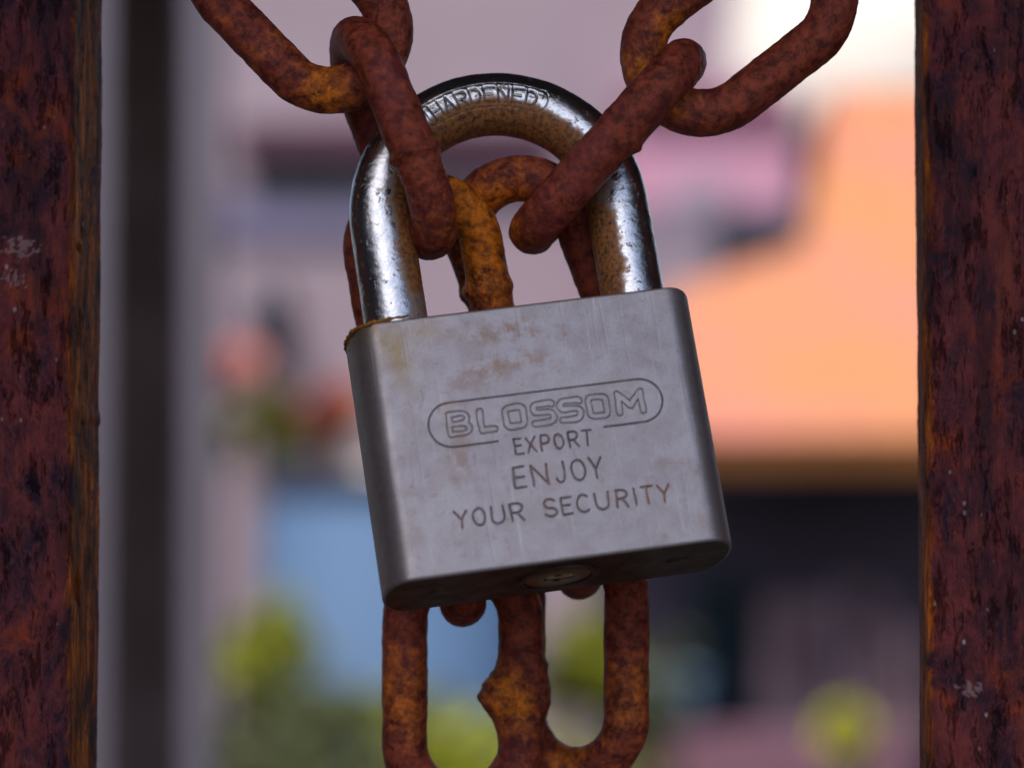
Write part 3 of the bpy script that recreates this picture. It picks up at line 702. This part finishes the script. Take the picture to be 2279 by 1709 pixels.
# shackle
LS, RSK, RW, ZS = 257.0, 263.0, 70.0, 12.0
yb = HB-30
l1 = np.linspace(0, 1, 150)[:-1]; nar = 720
seg = [(RSK, yb+q*(LS+30), 0.0) for q in l1] + [(None, a, a) for a in np.linspace(0, math.pi, nar)] + [(-RSK, yb+(1-q)*(LS+30), math.pi) for q in np.linspace(0, 1, 150)[1:]]
cyy = HB+LS
nu = len(seg); nv = 140
cen = np.zeros((nu, 2)); nn = np.zeros((nu, 2)); aa = np.zeros(nu)
for i, (a, b, c_) in enumerate(seg):
    if a is None: cen[i] = (RSK*math.cos(b), cyy+RSK*math.sin(b)); nn[i] = (math.cos(b), math.sin(b)); aa[i] = b
    else: cen[i] = (a, b); nn[i] = (1 if a > 0 else -1, 0); aa[i] = c_
th = np.arange(nv)/nv*2*math.pi; ct, st = np.cos(th)[None, :], np.sin(th)[None, :]     # ct outward, st to the viewer
# stamped word HARDENED: u along the arch (left to right), v outward
UU = (math.pi/2-aa)[:, None]*RSK + 0*ct; TH = np.arctan2(ct, st); VV = TH*RW + 0*UU
inar = np.zeros(nu, bool); inar[149:149+nar] = True
u0, u1 = -math.radians(29)*RSK, math.radians(27)*RSK; v0 = -4.0
pls = []
wl = (u1-u0)/8
G2 = np.zeros((nu, nv))
Vs = VV-v0
for i, ch in enumerate('HARDENED'):
    d = dist_to(UU, Vs, strokes(ch, u0+i*wl+5, u0+(i+1)*wl-4, -19, 19), 8)
    G2 = np.maximum(G2, groove(d, 1.7))
frm = [[(u0-4, 27), (u1+4, 27)]+arc(u1+4, 0, 18, 27, 90, -90, 8)+[(u0-4, -27)]+arc(u0-4, 0, 18, 27, 270, 90, 8)]
G2 = np.maximum(G2, .6*groove(dist_to(UU, Vs, frm, 8), 1.0)); G2[~inar] = 0
rr = np.full((nu, nv), RW)
def shk(rr):
    V = np.zeros((nu, nv, 3)); V[..., 0] = cen[:, None, 0]+nn[:, None, 0]*ct*rr; V[..., 1] = cen[:, None, 1]+nn[:, None, 1]*ct*rr; V[..., 2] = ZS+st*rr; return V
v = shk(rr); nzz = fbm(v.reshape(-1, 3), 1/45., 3, 3.3).reshape(nu, nv)
inside = smooth01((VV < v0+20)*1.0*smooth01((u1+12-np.abs(UU-(u0+u1)/2)*2/((u1-u0))*0-UU)/8)*smooth01((UU-u0+12)/8)*smooth01((26-np.abs(Vs))/6)); inside[~inar] = 0
rr = rr + nzz*.8 - G2*4.5 - inside*1.5
v = shk(rr)*K
rust = 1.0*smooth01((-ct+.05)/.6)*smooth01((np.sin(aa)[:, None]+.35)) + .15*smooth01((-ct)/.8)
rust = rust + .35*np.exp(-((v[..., 1]/K-HB)/26)**2)*(v[..., 0] < 0)
# worn, rusty zones under the chain: inner side of both legs
rust = rust + .85*np.exp(-((v[..., 0]/K-215)/30)**2-((v[..., 1]/K-HB-120)/110)**2) + .75*np.exp(-((v[..., 0]/K+205)/24)**2-((v[..., 1]/K-HB-190)/110)**2)
rust = rust + .14 + .12*inside - .25*G2
mesh('shackle', v.reshape(-1, 3), grid_faces(nu, nv, False, True), M_SHK, lock, True, {'rust': rust.ravel(), 'groove': G2.ravel()})

# flaking orange rust along the top left rim
def ragged(name, path, r0, seed, mat, n=70, m=14):
    path = np.array(path, float); t = np.linspace(0, len(path)-1, n); i = np.minimum(t.astype(int), len(path)-2); f = t-i
    c = path[i]*(1-f[:, None])+path[i+1]*f[:, None]
    d = np.gradient(c, axis=0); d /= np.linalg.norm(d, axis=1)[:, None]
    up = np.array([0, 1, .2]); a = np.cross(d, up); a /= np.linalg.norm(a, axis=1)[:, None]; b = np.cross(a, d)
    q = np.arange(m)/m*2*math.pi; tap = np.sin(np.linspace(.12, math.pi-.12, n))**.5
    v = c[:, None, :]+(a[:, None, :]*np.cos(q)[None, :, None]+b[:, None, :]*np.sin(q)[None, :, None]*.7)*r0*tap[:, None, None]
    nzv = fbm(v.reshape(-1, 3), 1/9., 3, seed).reshape(n, m)
    v = c[:, None, :]+(v-c[:, None, :])*(1+.9*nzv[..., None])
    return mesh(name, v.reshape(-1, 3)*K, grid_faces(n, m, False, True), mat, lock, True)
e = HB-1
pth = [(*[capxy(a, -1)[0]], e, capxy(a, -1)[1]) for a in np.linspace(1.9, .25, 8)]+[(-318, e+2, TB-4), (-290, e+5, TB-2), (-262, e+6, TB-3), (-245, e+9, TB-8)]
ragged('rust_flake', pth, 6.5, 4.4, M_FLAKE)
ragged('rust_flake', [(-345, e+1, 20), (-365, e-6, 60), (-372, e-20, 50), (-374, e-32, 40)], 5, 5.4, M_FLAKE)
ragged('rust_flake', [(-300, HB+330, 55), (-306, HB+318, 52), (-309, HB+306, 50)], 9, 9.4, M_FLAKE)
